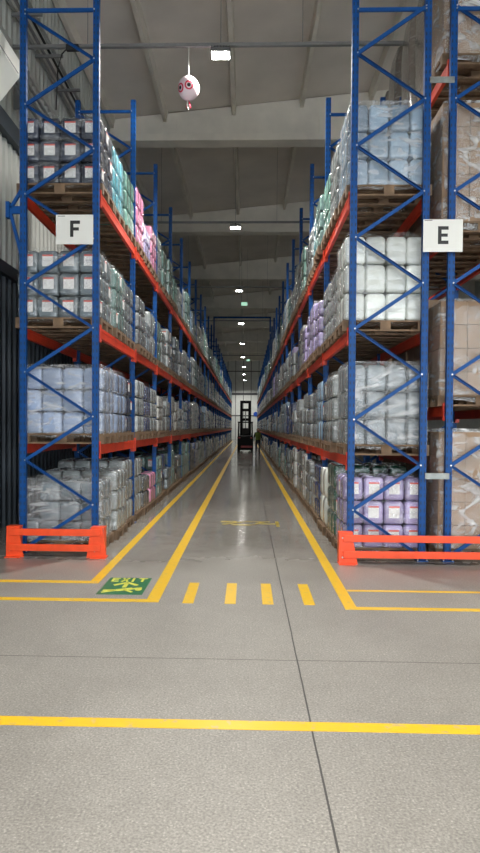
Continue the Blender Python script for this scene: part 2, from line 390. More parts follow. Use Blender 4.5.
for l, x in (('E', -.2), ('X', -.09), ('I', .03), ('T', .1)):
    if l == 'E': p = [bx(x, b0, x + .025, t0), bx(x + .025, b0, x + .085, b0 + .022), bx(x + .025, .18, x + .075, .2), bx(x + .025, t0 - .022, x + .085, t0)]
    if l == 'X': p = [st(x + .01, b0, x + .08, t0, .026), st(x + .01, t0, x + .08, b0, .026)]
    if l == 'I': p = [bx(x, b0, x + .026, t0)]
    if l == 'T': p = [bx(x, t0 - .022, x + .1, t0), bx(x + .037, b0, x + .063, t0 - .022)]
    lz += p
sq = lambda L_: [[(x, y * 1.36) for x, y in q] for q in L_]
flat(sq(lz), 'lettering')
flat(sq([st(-.13, .01, .0, .1, .04), st(.13, .01, .0, .1, .04), st(0, -.06, 0, .08, .045)]), 'arrow')
flat(sq([st(-.2, -.16, -.06, -.15, .04), st(-.06, -.15, .1, -.09, .06), st(.1, -.1, .2, -.07, .035), st(-.2, -.22, -.08, -.16, .03), st(.02, -.13, .12, -.2, .03),
      [(.17 + .035 * math.cos(t * PI / 5), -.12 + .035 * math.sin(t * PI / 5)) for t in range(10)]]), 'running_figure')
# faded forklift pictogram further in
fp = empty('faded_floor_pictogram', (.03, 11.55, 0))
tag(fp, 'faded yellow pictogram painted across the aisle floor beyond the crossing dashes', 'floor marking')
flat([bx(-.5, .15, -.2, .3), st(-.45, -.1, .0, .3, .09), bx(-.3, -.2, .1, -.08), st(.05, -.15, .3, .25, .07), bx(.2, -.05, .55, .05), bx(.5, -.3, .56, .3), bx(-.1, .22, .4, .28)], 'pictogram_lines', 'yellowdull', fp)

# ------------------------------------------------------------------ racking
def upright_mesh(h=7.6):
    m = MB(); w, d = .085, .065; t = .004
    pitch = .1; hz = .045
    def plate(fn, c0, c1, holes):
        # a plate from c0 to c1 (across) with one column of holes between holes[0], holes[1]
        m.add([fn(c0, 0), fn(holes[0], 0), fn(holes[0], h), fn(c0, h)], [(0, 1, 2, 3)])
        m.add([fn(holes[1], 0), fn(c1, 0), fn(c1, h), fn(holes[1], h)], [(0, 1, 2, 3)])
        z = 0; k = .035
        while z < h:
            z1 = min(z + pitch - hz, h)
            m.add([fn(holes[0], z), fn(holes[1], z), fn(holes[1], z1), fn(holes[0], z1)], [(0, 1, 2, 3)])
            z += pitch
    for yy in (-d / 2, d / 2):
        plate(lambda c, z, yy=yy: (c, yy, z), -w / 2, 0, (-.031, -.017))
        plate(lambda c, z, yy=yy: (c, yy, z), 0, w / 2, (.017, .031))
    for xx in (-w / 2, w / 2):
        plate(lambda c, z, xx=xx: (xx, c, z), -d / 2, 0, (-.022, -.011))
        plate(lambda c, z, xx=xx: (xx, c, z), 0, d / 2, (.011, .022))
    m.box(-w / 2 + .01, w / 2 - .01, -d / 2 + .01, d / 2 - .01, 0, h - .01, 1)  # dark core, coloured as the shade seen through the holes
    m.box(-w / 2, w / 2, -d / 2, d / 2, h - .006, h)
    return m.mesh('upright', [M['blue'], M['postshade']])
UP = upright_mesh()
mb = MB(); mb.cbox(-.075, .075, -.07, .07, 0, .012, .003)
for sx in (-1, 1): mb.lathe([(.012, .012), (.012, .03), (0, .03)], (.06 * sx, -.05, 0), 8, 1)
FOOT = mb.mesh('foot_plate', [M['blue'], M['bolt']])
mb = MB(); mb.box(-.025, .025, BAY * 0 + .05, BAY - .05, -.14, 0)
mb.box(-.029, -.024, .06, BAY - .06, -.045, -.025); mb.box(.024, .029, .06, BAY - .06, -.045, -.025)
BEAM = mb.mesh('beam', [M['orange']])
mb = MB(); mb.cbox(-.032, .032, -.03, .03, -.2, .04, .004)
for z in (-.15, -.08, 0): mb.lathe([(.008, 0), (.008, .004), (0, .004)], (0, 0, z), 6)
CONN = mb.mesh('beam_connector', [M['orange']])

def zigzag(flip, z, pitch, ztop):
    """brace end points in frame plane: (side0,z0,side1,z1); side 0 = low x, 1 = high x"""
    seg = []; s = 1 if flip else 0; k = 0
    while z + pitch < ztop + .08:
        seg.append((s, z, 1 - s, z + pitch)); s = 1 - s; z += pitch
    seg.append((0, ztop, 1, ztop)); seg.append((0, .1, 1, .1)) if False else None
    return [q for q in seg if q]

def rack(name, label, xl, xr, levels, nb, flip, nbeam_ind, y0=8.75, zz=(.06, .607, 7.40), hs=1):
    root = empty(name, ((xl + xr) / 2, y0, 0)); tag(root, label, 'pallet rack')
    dx = (xr - xl) / 2 - .05
    seg = zigzag(flip, *zz)
    def brace_mb(m, q, y):
        y0_ = y + .02
        s0, z0, s1, z1 = q
        x0 = (-dx + .03) if s0 == 0 else (dx - .03); x1 = (-dx + .03) if s1 == 0 else (dx - .03)
        # open C channel
        back = (x1 - x0) * (z1 - z0) < 0            # every other diagonal is turned round, open side out
        y += .03 if back else 0; hw = .017 if back else .021
        m.bar((x0, y, z0), (x1, y, z1), .004, hw * 2)
        d = Vector((x1 - x0, 0, z1 - z0)).normalized(); nn = Vector((-d.z, 0, d.x)) * hw
        for sgn in (-1, 1):
            m.bar((x0 + nn.x * sgn, y + (-.016 if back else .014), z0 + nn.z * sgn), (x1 + nn.x * sgn, y + (-.016 if back else .014), z1 + nn.z * sgn), .03, .004, (-d.z, 0, d.x))
        for x, z in ((x0, z0), (x1, z1)): m.tube([(x, -.036 + y * 0 + y0_, z), (x, -.026 + y0_, z)], .011, 6, 1)
    braces = {}
    rest = MB()
    nind = 7
    for i in range(nb + 1):
        y = BAY * i
        for s in (0, 1):
            u = link('upright', UP, root, (-dx if s == 0 else dx, y, 0)); u.scale.z = hs
            link('foot_plate', FOOT, u)
            if s == 0:
                for qi, q in enumerate(seg):
                    if i < nind:
                        if qi not in braces:
                            m = MB(); brace_mb(m, q, -.02); braces[qi] = m.mesh('brace', [M['blue'], M['bolt']])
                        link('brace', braces[qi], u, (dx, 0, 0)).scale.z = 1 / hs
                    else: brace_mb(rest, q, y - .02)
    if rest.v: tag(build(rest, 'brace', [M['blue'], M['bolt']], root), kind='stuff')
    far = MB(); cnt = 0
    for i in range(nb):
        for z in levels:
            for s in (-1, 1):
                x = s * (dx + .03 - .03)
                if cnt < nbeam_ind:
                    b = link('beam', BEAM, root, (s * (dx + .0), BAY * i, z)); cnt += 1
                    # slight offset outwards so the beam front sits flush with the post
                    b.location.x = s * (dx + .026)
                    if i < 6:
                        link('beam_connector', CONN, b, (0, .08, 0)); link('beam_connector', CONN, b, (0, BAY - .08, 0))
                else:
                    xx = s * (dx + .026); far.box(xx - .025, xx + .025, BAY * i + .05, BAY * (i + 1) - .05, z - .14, z)
    if far.v: tag(build(far, 'beam', [M['orange']], root), kind='stuff')
    return root

LV = [1.50, 3.11, 4.96]; LE = [1.385, 3.04, 4.83]; YE = 8.5
FX = (-3.135, -2.035); EX = (1.325, 2.365); GX = (2.60, 3.66)
rack('pallet_rack', 'tall blue and orange pallet rack with sign F, beside the corrugated wall', *FX, LV, NB, False, 96)
rack('pallet_rack', 'tall blue and orange pallet rack with sign E, flanking the aisle opposite rack F', *EX, LE, NB, True, 96, YE, (.07, .597, 7.2), .985)
LG = [2.05, 4.35, 6.55]
rack('pallet_rack', 'blue pallet rack behind rack E holding brown wrapped cartons', *GX, LG, 6, False, 96, YE, (.07, .597, 7.2), .985)

# spacer plates tying E to the rack behind
for z, lab in ((1.13, 'low'), (4.38, 'at sign height'), (6.27, 'high')):
    m = MB(); m.cbox(EX[1] - .03, GX[0] + .05, YE - .062, YE - .048, z - .045, z + .035, .003)
    for x in (EX[1] - .01, GX[0] + .03):
        m.tube([(x, YE - .07, z), (x, YE - .06, z)], .014, 6)
    tag(build(m, 'row_spacer', [M['steel'] if lab != 'at sign height' else M['blue']]),
        f'flat {"grey" if lab != "at sign height" else "blue"} metal row spacer bolted {lab} between rack E and the rack behind', 'row spacer', 'row spacers')
# wall tie on rack F
m = MB(); m.box(-3.3, FX[0] + .01, Y0 + .0, Y0 + .04, 4.66, 4.76); m.bar((-3.27, Y0 + .02, 4.66), (-3.11, Y0 + .02, 4.05), .04, .04, (1, 0, 0)); m.bar((-3.27, Y0 + .02, 4.74), (-3.11, Y0 + .02, 5.0), .04, .04, (1, 0, 0))
m.box(-3.33, -3.28, Y0 - .02, Y0 + .06, 4.6, 4.82)
tag(build(m, 'stub_bracket', [M['blue']]), 'blue steel stub bracket bolted to the outer post of rack F', 'bracket')

# ---- signs
def board(name, label, cat, x0, x1, y, z0, z1):
    e = empty(name, ((x0 + x1) / 2, y, z0)); tag(e, label, cat); w = (x1 - x0) / 2
    m = MB(); m.cbox(-w, w, -.008, 0, 0, z1 - z0, .002); build(m, 'board', [M['sign']], e)
    return e, w, z1 - z0
def vpoly(parent, name, rects, mt, y=-.0105):
    m = MB()
    for r in rects:
        n = len(r); m.add([(x, y, z) for x, z in r] + [(x, y + .003, z) for x, z in r], [tuple(range(n)), tuple(range(n, 2 * n))[::-1]] + [(i, n + i, n + (i + 1) % n, (i + 1) % n) for i in range(n)])
    return build(m, name, [mt], parent)
e, w, h = board('aisle_sign', 'white aisle sign board with a black letter F hung on the blue end frame', 'sign', -2.62, -2.11, Y0 - .055, 4.22, 4.62)
vpoly(e, 'letter', [bx(-.06, .1, -.015, .32), bx(-.015, .275, .075, .32), bx(-.015, .185, .06, .228)], M['black'])
vpoly(e, 'small_print', [bx(-.23, .375, -.13, .385)], M['conduit'])
e, w, h = board('aisle_sign', 'white aisle sign board with a black letter E bridging two blue end frames', 'sign', 2.265, 2.775, YE - .075, 4.04, 4.46)
vpoly(e, 'letter', [bx(-.065, .1, -.02, .33), bx(-.02, .285, .07, .33), bx(-.02, .195, .06, .236), bx(-.02, .1, .07, .145)], M['black'])
vpoly(e, 'small_print', [bx(-.24, .4, -.14, .41)], M['conduit'])

# ---- end guards
def guard(name, label, x0, x1, posts, yy=8.42):
    e = empty(name, (0, yy, 0)); tag(e, label, 'rack end guard')
    for k, (a, b) in enumerate(posts):
        m = MB(); fl = .05
        inner_l = 0 if (k == 0) else 1
        # trapezoid front plate with a foot flange
        if k == 0: p = [(a, .0), (b + .06, .0), (b - .02, .41), (a + .01, .41)]
        else: p = [(a - .06, .0), (b + .03, .0), (b - .03, .41), (a + .0, .41)]
        n = 4
        m.add([(x, -.01, z) for x, z in p] + [(x, .0, z) for x, z in p], [(0, 1, 2, 3), (7, 6, 5, 4), (0, 4, 5, 1), (1, 5, 6, 2), (2, 6, 7, 3), (3, 7, 4, 0)])
        o = a + .003 if k == 0 else b - .0
        m.box(a + .002, b, 0, .13, .396, .408); m.box(a - .0, b + .02, -.07, .13, 0, .012)
        m.box(a + .005, a + .015, 0, .13, .012, .4); m.box(b - .015, b - .005, 0, .13, .012, .4)
        po = build(m, 'post', [M['guard']], e)
        for z in (.09, .34): m = MB(); m.tube([(a + .05, -.018, z), (a + .05, -.01, z)], .012, 8); build(m, 'bolt', [M['bolt']], po)
    for z in (.335, .13):
        m = MB(); m.cbox(x0, x1, -.028, -.011, z - .045, z + .045, .006); m.box(x0, x1, -.014, .03, z + .03, z + .04); m.box(x0, x1, -.014, .03, z - .04, z - .03)
        build(m, 'rail', [M['guard']], e)
guard('rack_end_guard', 'low orange steel guard on the floor before the F end frame', -3.16, -1.93, [(-3.2, -3.02), (-2.06, -1.88)])
guard('rack_end_guard', 'long orange steel guard on the floor before the E end frames', 1.24, 4.0, [(1.185, 1.37), (3.85, 4.05)], 8.22)

# ------------------------------------------------------------------ pallets and loads
def pallet_mb():
    m = MB()
    for x in (-.5275, 0, .5275):
        for y in (-.35, 0, .35): m.box(x - .0725, x + .0725, y - .05, y + .05, .022, .1)
        m.box(x - .0725, x + .0725, -.4, .4, .1, .122)
    for y in (-.35, 0, .35): m.box(-.6, .6, y - .05, y + .05, 0, .022)
    for i in range(5):
        y = -.4 + .0725 + i * (.8 - .145) / 4; w = .0725 if i in (0, 2, 4) else .05
        m.box(-.6, .6, y - w, y + w, .122, .144)
    return m
PM = pallet_mb(); PALLET = PM.mesh('wooden_pallet', [M['wood']])

def rr(hx, hy, r, k=4):
    p = []
    for cx, cy, a0 in ((hx - r, hy - r, 0), (-hx + r, hy - r, 90), (-hx + r, -hy + r, 180), (hx - r, -hy + r, 270)):
        for i in range(k): a = math.radians(a0 + 90 * i / (k - 1)); p.append((cx + r * math.cos(a), cy + r * math.sin(a)))
    return p
def ringloft(m, rings, mi=0, close=True):
    n = len(rings[0]); vs = [v for r in rings for v in r]; fs = []
    for i in range(len(rings) - 1):
        for k in range(n): fs.append((i * n + k, i * n + (k + 1) % n, (i + 1) * n + (k + 1) % n, (i + 1) * n + k))
    if close: fs.append(tuple(range(n))[::-1]); fs.append(tuple((len(rings) - 1) * n + k for k in range(n)))
    m.add(vs, fs, mi, True)
def jug_mb(k=4, hx=.1405, hy=.1245, h=.296):
    m = MB(); rg = []
    for z, s, r in ((0, .86, .04), (.01, .95, .04), (.03, 1, .036), (.115, 1.0, .034), (.125, .98, .034), (.14, .98, .034), (.15, 1, .034), (.235, 1, .038), (.262, .97, .045), (.285, .88, .045), (h, .7, .04)):
        rg.append([(x * s, y * s, z) for x, y in rr(hx, hy, r, k)])
    ringloft(m, rg)
    m.lathe([(.03, h - .004), (.03, h + .012), (0, h + .012)], (hx * .3, 0, 0), 8, 1)
    m.box(-.09, .0, -.013, .013, h - .004, h + .01)
    return m
JM = jug_mb(); JUG = JM.mesh('jerrycan', [J['grey blue'], M['cap']])
# a sack-like soft bottle pack, used for the bulky white loads
def bale_mb(hx, hy, h, seed=0, k=6):
    m = MB(); rg = []
    for i in range(9):
        t = i / 8; z = h * t; s = 1 - .1 * abs(2 * t - 1) ** 4
        q = []
        for x, y in rr(hx, hy, min(hx, hy) * .4, k):
            nn = noise.noise(Vector((x * 4 + seed, y * 4, z * 5))) * .02
            q.append((x * s * (1 + nn), y * s * (1 + nn), z + nn * .3))
        rg.append(q)
    ringloft(m, rg); return m
PACKM = bale_mb(.28, .19, .46, 3); PACK = PACKM.mesh('wrapped_pack', [J['clear grey']])
CARM = MB(); CARM.cbox(-.19, .19, -.19, .19, 0, .285, .006); CARM.box(-.03, .03, -.192, .192, .284, .287, 1)
CARTON = CARM.mesh('carton', [M['carton'], J['warm white']])
m = MB(); m.box(-.075, .075, -.127, -.125, .08, .235); LBL = m.mesh('paper_label', [M['label']])
m = MB(); m.box(.141, .143, -.06, .06, .09, .235); LBLX = m.mesh('paper_label', [M['label']])

def film_mesh(hx, hy, h, seed, name='stretch_film', amp=.012, mt='film', tail=True):
    m = MB(); rg = []; k = 12; nr = 16
    base = rr(hx, hy, .06, k)
    # resample straight sides
    pts = []
    for i in range(len(base)):
        a, b = Vector(base[i]), Vector(base[(i + 1) % len(base)]); L_ = (b - a).length
        ns = max(1, int(L_ / .09))
        for j in range(ns): pts.append(a.lerp(b, j / ns))
    for i in range(nr):
        t = i / (nr - 1); z = -.06 + (h + .06) * t; s = 1 - .05 * max(0, (t - .9) / .1) ** 2
        q = []
        for p in pts:
            nn = noise.noise(Vector((p.x * 7 + seed, p.y * 7, z * 9))) * amp + noise.noise(Vector((p.x * 22, p.y * 22 + seed, z * 16))) * amp * .4
            zz = .035 * noise.noise(Vector((p.x * 5 + seed, p.y * 5, 1.3))) if i == 0 else 0
            f = 1 + nn / .5 - .012 * (1 - abs(math.sin(z / .31 * PI)))
            q.append((p.x * s * f, p.y * s * f, z + zz))
        rg.append(q)
    n = len(pts)
    top = [(x * .6, y * .6, h + .004) for x, y, z in rg[-1]]
    rg.append([(x * .93, y * .9, h + .012) for x, y, z in rg[-2]]); rg[-1] = [(x * .93, y * .93, h + .01) for x, y, z in rg[-3]]
    rg.append(top)
    ringloft(m, rg, close=False)
    m.add(top, [tuple(range(n))], 0, True)
    return m.mesh(name, [M[mt]])
FILM = [film_mesh(.592, .392, .935, s * 7.7) for s in range(3)]
FILMC = [film_mesh(.592, .392, .935, 60 + s * 7.7, mt='filmcarton', amp=.02) for s in range(2)]
FILMH = [film_mesh(.592, .392, .935, 40 + s * 7.7, mt='filmheavy', amp=.018) for s in range(2)]

# joined loads for the distance: one mesh per pallet with its goods
def whole(kind, layers, cut=0, seed=0, k=3):
    rnd = random.Random(seed); m = MB(); m.merge(PM, mi=0)
    if kind == 'jug':
        jm = jug_mb(k)
        for l in range(layers):
            for i in range(4):
                for j in range(3):
                    if l == layers - 1 and cut and (i * 3 + j) % 12 < cut: continue
                    m.merge(jm, (i - 1.5) * .289 + rnd.uniform(-.004, .004), (j - 1) * .26 + rnd.uniform(-.004, .004), .144 + l * .31, 1)
    elif kind == 'pack':
        for l in range(layers):
            for i in range(2):
                for j in range(2):
                    m.merge(PACKM, (i - .5) * .57, (j - .5) * .385, .144 + l * .465, 1)
    elif kind == 'carton':
        for l in range(layers):
            for i in range(3):
                for j in range(2): m.merge(CARM, (i - 1) * .385, (j - .5) * .385, .144 + l * .29, 1)
    elif kind == 'bale':
        m.merge(bale_mb(.56, .37, layers * .3, seed, 8), 0, 0, .144, 1)
    return m
WH = {}
def whole_mesh(kind, layers, cut=0, seed=0):
    key = (kind, layers, cut, seed)
    if key not in WH: WH[key] = whole(*key).mesh('wrapped_pallet_load', [M['wood'], J['grey blue']])
    return WH[key]

def ordn(n):
    o = ['first', 'second', 'third', 'fourth', 'fifth', 'sixth', 'seventh', 'eighth', 'ninth', 'tenth', 'eleventh', 'twelfth', 'thirteenth', 'fourteenth', 'fifteenth',
         'sixteenth', 'seventeenth', 'eighteenth', 'nineteenth']
    if n <= 19: return o[n - 1]
    t = {2: 'twent', 3: 'thirt', 4: 'fort', 5: 'fift', 6: 'sixt', 7: 'sevent', 8: 'eight', 9: 'ninet'}[n // 10]
    return t + 'ieth' if n % 10 == 0 else t + 'y-' + o[n % 10 - 1]
LVN = ['on the floor', 'on the lowest beams', 'on the middle beams', 'on the top beams']

def detailed(x, y, z, col, spec, aisle, full, label, group):
    """a pallet load with its pallet, each can and the film. aisle=+1: aisle towards +x"""
    e = empty('wrapped_pallet_load', (x, y, z)); tag(e, label, 'pallet load', group)
    if aisle < 0: e.scale.x = .94; e.location.x -= .03
    link('wooden_pallet', PALLET, e)
    kind, layers, hs, film, labels, mask = spec
    ox = random.uniform(-.006, .006)
    if kind == 'jug':
        for l in range(layers):
            for i in range(4):
                if not full and (i if aisle > 0 else 3 - i) < 2: continue
                for j in range(3):
                    if mask and (l, i) in mask: continue
                    o = link('jerrycan', JUG, e, ((i - 1.5) * .289 + random.uniform(-.004, .004) + ox, (j - 1) * .26 + random.uniform(-.004, .004), .144 + l * .31 * hs), random.uniform(-.02, .02))
                    o.scale = (1.03 if col == 'milky white' else 1, 1, hs); setmat(o, J[col])
                    if labels and j == 0: link('paper_label', LBL, o)
                    if labels and (i == (3 if aisle > 0 else 0)) and (l + j) % 3 == 0:
                        q = link('paper_label', LBLX, o)
                        if aisle < 0: q.rotation_euler.z = PI
        H_ = layers * .31 * hs
    elif kind == 'pack':
        for l in range(layers):
            for i in range(2):
                for j in range(2):
                    o = link('wrapped_pack', PACK, e, ((i - .5) * .57, (j - .5) * .385, .144 + l * .465), random.choice((0, PI))); setmat(o, J[col])
        H_ = layers * .465
    else:
        for l in range(layers):
            for i in range(3):
                for j in range(2):
                    o = link('carton', CARTON, e, ((i - 1) * .385 + random.uniform(-.003, .003), (j - .5) * .385, .144 + l * .313)); o.scale.z = 1.08
        H_ = layers * .313
    if film is not None:
        f = link('stretch_film', film, e, (0, 0, .15)); f.scale.z = (H_ + .02) / .935
    return e

def jug(layers=3, hs=1, film=0, labels=False, mask=None, heavy=False):
    return ('jug', layers, hs, None if film is None else (FILMH[film % 2] if heavy else FILM[film % 3]), labels, mask)

# what stands in the first bays, read off the photograph: (colour, spec)
messy = {(1, 0), (2, 0), (2, 3)}
SPEC = {
 ('F', 0): [('grey blue', jug(3, .9, 0, False, {(1, 0), (2, 0)}, True)), ('clear grey', jug(3, 1, 1)), ('clear grey', jug(3, 1.12, 2, heavy=True)), ('clear grey', jug(3, 1.1, 1)), ('charcoal', jug(2, 1, 1)), ('pink', jug(2, 1, 1))],
 ('F', 1): [('pale blue', jug(3, 1, 1, False, None, True)), ('pale blue', jug(3, 1, 2)), ('dark navy', jug(3, 1, 0, True)), ('clear grey', jug(3, 1.05, 1, heavy=True)), ('dark blue', jug(3, 1, 1)), ('clear grey', jug(3, 1, 2))],
 ('F', 2): [('grey blue', jug(3, 1.02, 0, True)), ('sea green', jug(3, 1, 1, True)), ('smoky grey', jug(3, 1, 2)), ('smoky grey', jug(3, .98, 0)), ('grey blue', jug(2, 1, 1)), ('clear grey', ('pack', 2, 1, None, 0, None))],
 ('F', 3): [('dark navy', jug(3, 1, 0, True)), ('cyan', jug(3, 1, 1)), ('mint green', jug(3, 1, 2)), ('pink', jug(3, 1.1, 0)), ('lilac', jug(2, 1, 1)), ('pink', jug(3, .95, 2))],
 ('E', 0): [('lilac', jug(3, 1.03, 0, True)), ('dark green', jug(3, 1.15, 1)), ('milky white', ('pack', 2, 1, None, 0, None)), ('dark blue', jug(3, 1, 1)), ('clear grey', jug(2, 1, 2)), ('smoky grey', jug(3, 1, 0))],
 ('E', 1): [('grey blue', jug(3, 1.16, 2, False, None, True)), ('clear grey', jug(3, 1.1, 1)), ('grey blue', jug(3, 1.1, 0, True)), ('light blue', jug(3, 1.15, 2)), ('grey blue', jug(3, 1, 1)), ('smoky grey', jug(3, 1, 2))],
 ('E', 2): [('milky white', jug(3, 1.22, 0, False, None, False)), ('clear grey', jug(3, 1, 1)), ('clear grey', jug(3, 1, 0)), ('lilac', jug(3, .9, 2)), ('lilac', jug(3, 1.05, 1)), ('lilac', jug(3, 1, 0))],
 ('E', 3): [('light blue', jug(3, 1.17, 0, False, None, True)), ('clear grey', jug(3, 1.05, 1)), ('mint green', jug(3, 1, 2)), ('sea green', jug(3, 1, 0)), ('cyan', jug(3, 1.05, 1)), ('clear grey', jug(3, 1, 2))],
}
POOL = {0: ['clear grey', 'smoky grey', 'charcoal', 'dark blue', 'warm white', 'grey blue', 'sea green'],
        1: ['clear grey', 'grey blue', 'smoky grey', 'dark blue', 'warm white', 'clear grey', 'light blue'],
        2: ['clear grey', 'smoky grey', 'sea green', 'warm white', 'grey blue', 'clear grey'],
        3: ['warm white', 'mint green', 'clear grey', 'sea green', 'light blue', 'milky white', 'clear grey']}
POOLE = dict(POOL); POOLE[2] = ['lilac', 'clear grey', 'smoky grey', 'clear grey', 'warm white', 'grey blue']; POOLE[3] = ['smoky grey', 'clear grey', 'light blue', 'mint green', 'warm white', 'sea green']
NDET, NIND = 4, 12
farmb = MB(); farcols = []
for side, (xa, xb), ais in (('F', FX, 1), ('E', EX, -1)):
    cx = (xa + xb) / 2
    for lv in range(4):
        z = 0 if lv == 0 else (LV if side == 'F' else LE)[lv - 1]; Y0 = 8.75 if side == 'F' else YE
        rnd = random.Random(side + str(lv))
        for bay in range(NB):
            for k in range(3):
                idx = bay * 3 + k; y = Y0 + BAY * bay + .5 + .9 * k + rnd.uniform(-.035, .035)
                if bay == 0 and k == 0: y = Y0 + .49
                x = cx + ais * rnd.uniform(-.05, .015)
                if idx < len(SPEC[(side, lv)]): col, spec = SPEC[(side, lv)][idx]
                else:
                    col = rnd.choice((POOL if side == 'F' else POOLE)[lv]); r = rnd.random()
                    fl = None
                    if r < .2: spec = ('pack', 2, 1, None, 0, None)
                    elif r < .36: spec = jug(2, rnd.choice((1.05, 1.25)), fl)
                    elif lv == 3 and r < .6: spec = jug(4, rnd.choice((.9, 1)), fl)
                    else: spec = jug(3, rnd.choice((.88, 1, 1.08, 1.15)), fl, rnd.random() < .3)
                    if spec[0] == 'jug' and rnd.random() < .4: spec = (*spec[:5], {(spec[1] - 1, 3 if ais > 0 else 0)} if rnd.random() < .5 else {(spec[1] - 1, 0), (spec[1] - 1, 1), (spec[1] - 1, 2), (spec[1] - 1, 3)})
                if spec[0] == 'jug' and spec[1] * .31 * spec[2] > 1.22 and lv < 3 : spec = (spec[0], spec[1], 1.15, *spec[3:])
                if lv == 0 and rnd.random() < .0: continue
                thing_word = {'jug': 'jerrycans', 'pack': 'packs'}[spec[0]]
                label = f'{col} wrapped {thing_word}, {ordn(idx + 1)} pallet in from the {side} end, {LVN[lv]}'
                grp = f'wrapped loads of rack {side} {LVN[lv]}'
                if idx > 0 and idx % 3 != 1: spec = (*spec[:3], None, *spec[4:])
                if bay < NDET: detailed(x, y, z, col, spec, ais, bay == 0, label, grp)
                elif bay < NIND:
                    o = link('wrapped_pallet_load', whole_mesh(spec[0], spec[1], 0 if spec[0] == 'pack' else rnd.choice((0, 0, 3, 6)), rnd.randrange(2)), None, (x, y, z))
                    if side == 'E': o.scale.x = .94; o.location.x -= .03
                    o.scale.z = 1 if spec[0] == 'pack' else spec[2]; setmat(o, J[col], 1); tag(o, label, 'pallet load', grp)
                else:
                    ci = 1 + (list(J).index(col)); m0 = MB()
                    m0.box(-.6, .6, -.4, .4, 0, .144, 0)
                    nl = spec[1] if spec[0] == 'jug' else 3
                    for l in range(nl):
                        for j in range(3):
                            ringloft(m0, [[(px * s, py * s + (j - 1) * .26, .144 + l * .31 + zz) for px, py in rr(.57, .127, .05, 2)] for zz, s in ((0, .96), (.04, 1), (.25, 1), (.3, .9))], ci)
                    farmb.merge(m0, x, y, z)
fo = build(farmb, 'distant_pallet_loads', [M['wood']] + list(J.values()))
tag(fo, 'many far wrapped pallet loads filling both racks down to the end wall', 'pallet loads', kind='stuff')

# rack behind E: cartons and tall wrapped bales
gcx = (GX[0] + GX[1]) / 2
Y0 = YE
for lv, z in enumerate([0] + LG):
    for bay in range(5):
        for k in range(3):
            idx = bay * 3 + k
            if lv < 3 and idx > 3: continue
            y = Y0 + BAY * bay + .5 + .9 * k
            lab = f'brown wrapped cartons, {ordn(idx + 1)} pallet in, {LVN[lv]} behind rack E'
            if idx == 0:
                n = [5, 4, 5, 5][lv]
                detailed(gcx, y, z, 'warm white', ('carton', n, 1, FILMC[lv % 2], 0, None), -1, True, lab, 'loads in the rack behind rack E')
            else:
                if lv == 3:
                    o = link('wrapped_pallet_load', whole_mesh('bale', 6 if idx < 4 else 5, 0, idx % 3), None, (gcx, y, z)); setmat(o, M['bale'], 1)
                    lab = f'tall grey-brown wrapped bale, {ordn(idx + 1)} pallet in, {LVN[lv]} behind rack E'
                else:
                    o = link('wrapped_pallet_load', whole_mesh('carton', 5, 0, 0), None, (gcx, y, z)); setmat(o, M['carton'], 1)
                tag(o, lab, 'pallet load', 'loads in the rack behind rack E')
Y0 = 8.75
# ------------------------------------------------------------------ lamps
def lamp(x, y, z, p, label):
    e = empty('pendant_lamp', (x, y, z)); tag(e, label, 'ceiling lamp', 'high bay lamps')
    m = MB(); m.cbox(-.17, .17, -.13, .13, 0, .07, .012)
    for i in range(7): m.box(-.15 + i * .05 - .006, -.15 + i * .05 + .006, -.11, .11, .07, .11)
    m.tube([(0, 0, .1), (0, 0, .18)], .02, 8)
    build(m, 'housing', [M['lampbody']], e)
    m = MB(); m.tube([(0, 0, .18), (0, 0, roofz(x) - z)], .006, 6); build(m, 'suspension_cable', [M['conduit']], e)
    m = MB(); m.box(-.15, .15, -.11, .11, -.008, 0); build(m, 'diffuser', [M['lampglow']], e)
    l = bpy.data.lights.new('lamp_light', 'AREA'); l.shape = 'RECTANGLE'; l.size = .3; l.size_y = .22; l.energy = p; l.color = (1, .97, .92); l.spread = math.radians(150)
    o = bpy.data.objects.new('lamp_light', l); C.objects.link(o); o.parent = e; o.location = (0, 0, -.02)
PA, PF = 100, 370
for i in range(9):
    lamp(-.5 if i == 0 else -.42, 11.1 + 9.5 * i, 8.13, (430, 170, 90, 90, 150, 150, 180, 230, 330)[i], f'bright high bay lamp over the aisle, {ordn(i + 1)} from the aisle mouth')
for x, nmx in ((-.42, 'over the cross aisle in line with the aisle'), (6.5, 'over the cross aisle beyond rack E'), (13, 'over the cross aisle by the far wall')):
    lamp(x, 1.6, 8.13, PF, 'high bay lamp ' + nmx)
for x, nmx in ((-.42, 'near the loading door'), (6.5, 'between the loading doors')): lamp(x, -5, 8.13, PF, 'high bay lamp ' + nmx)
for i in range(4): lamp(7.5, 11.1 + 19 * i, 8.13, PA, f'high bay lamp over the aisle behind the carton rack, {ordn(i + 1)} along')

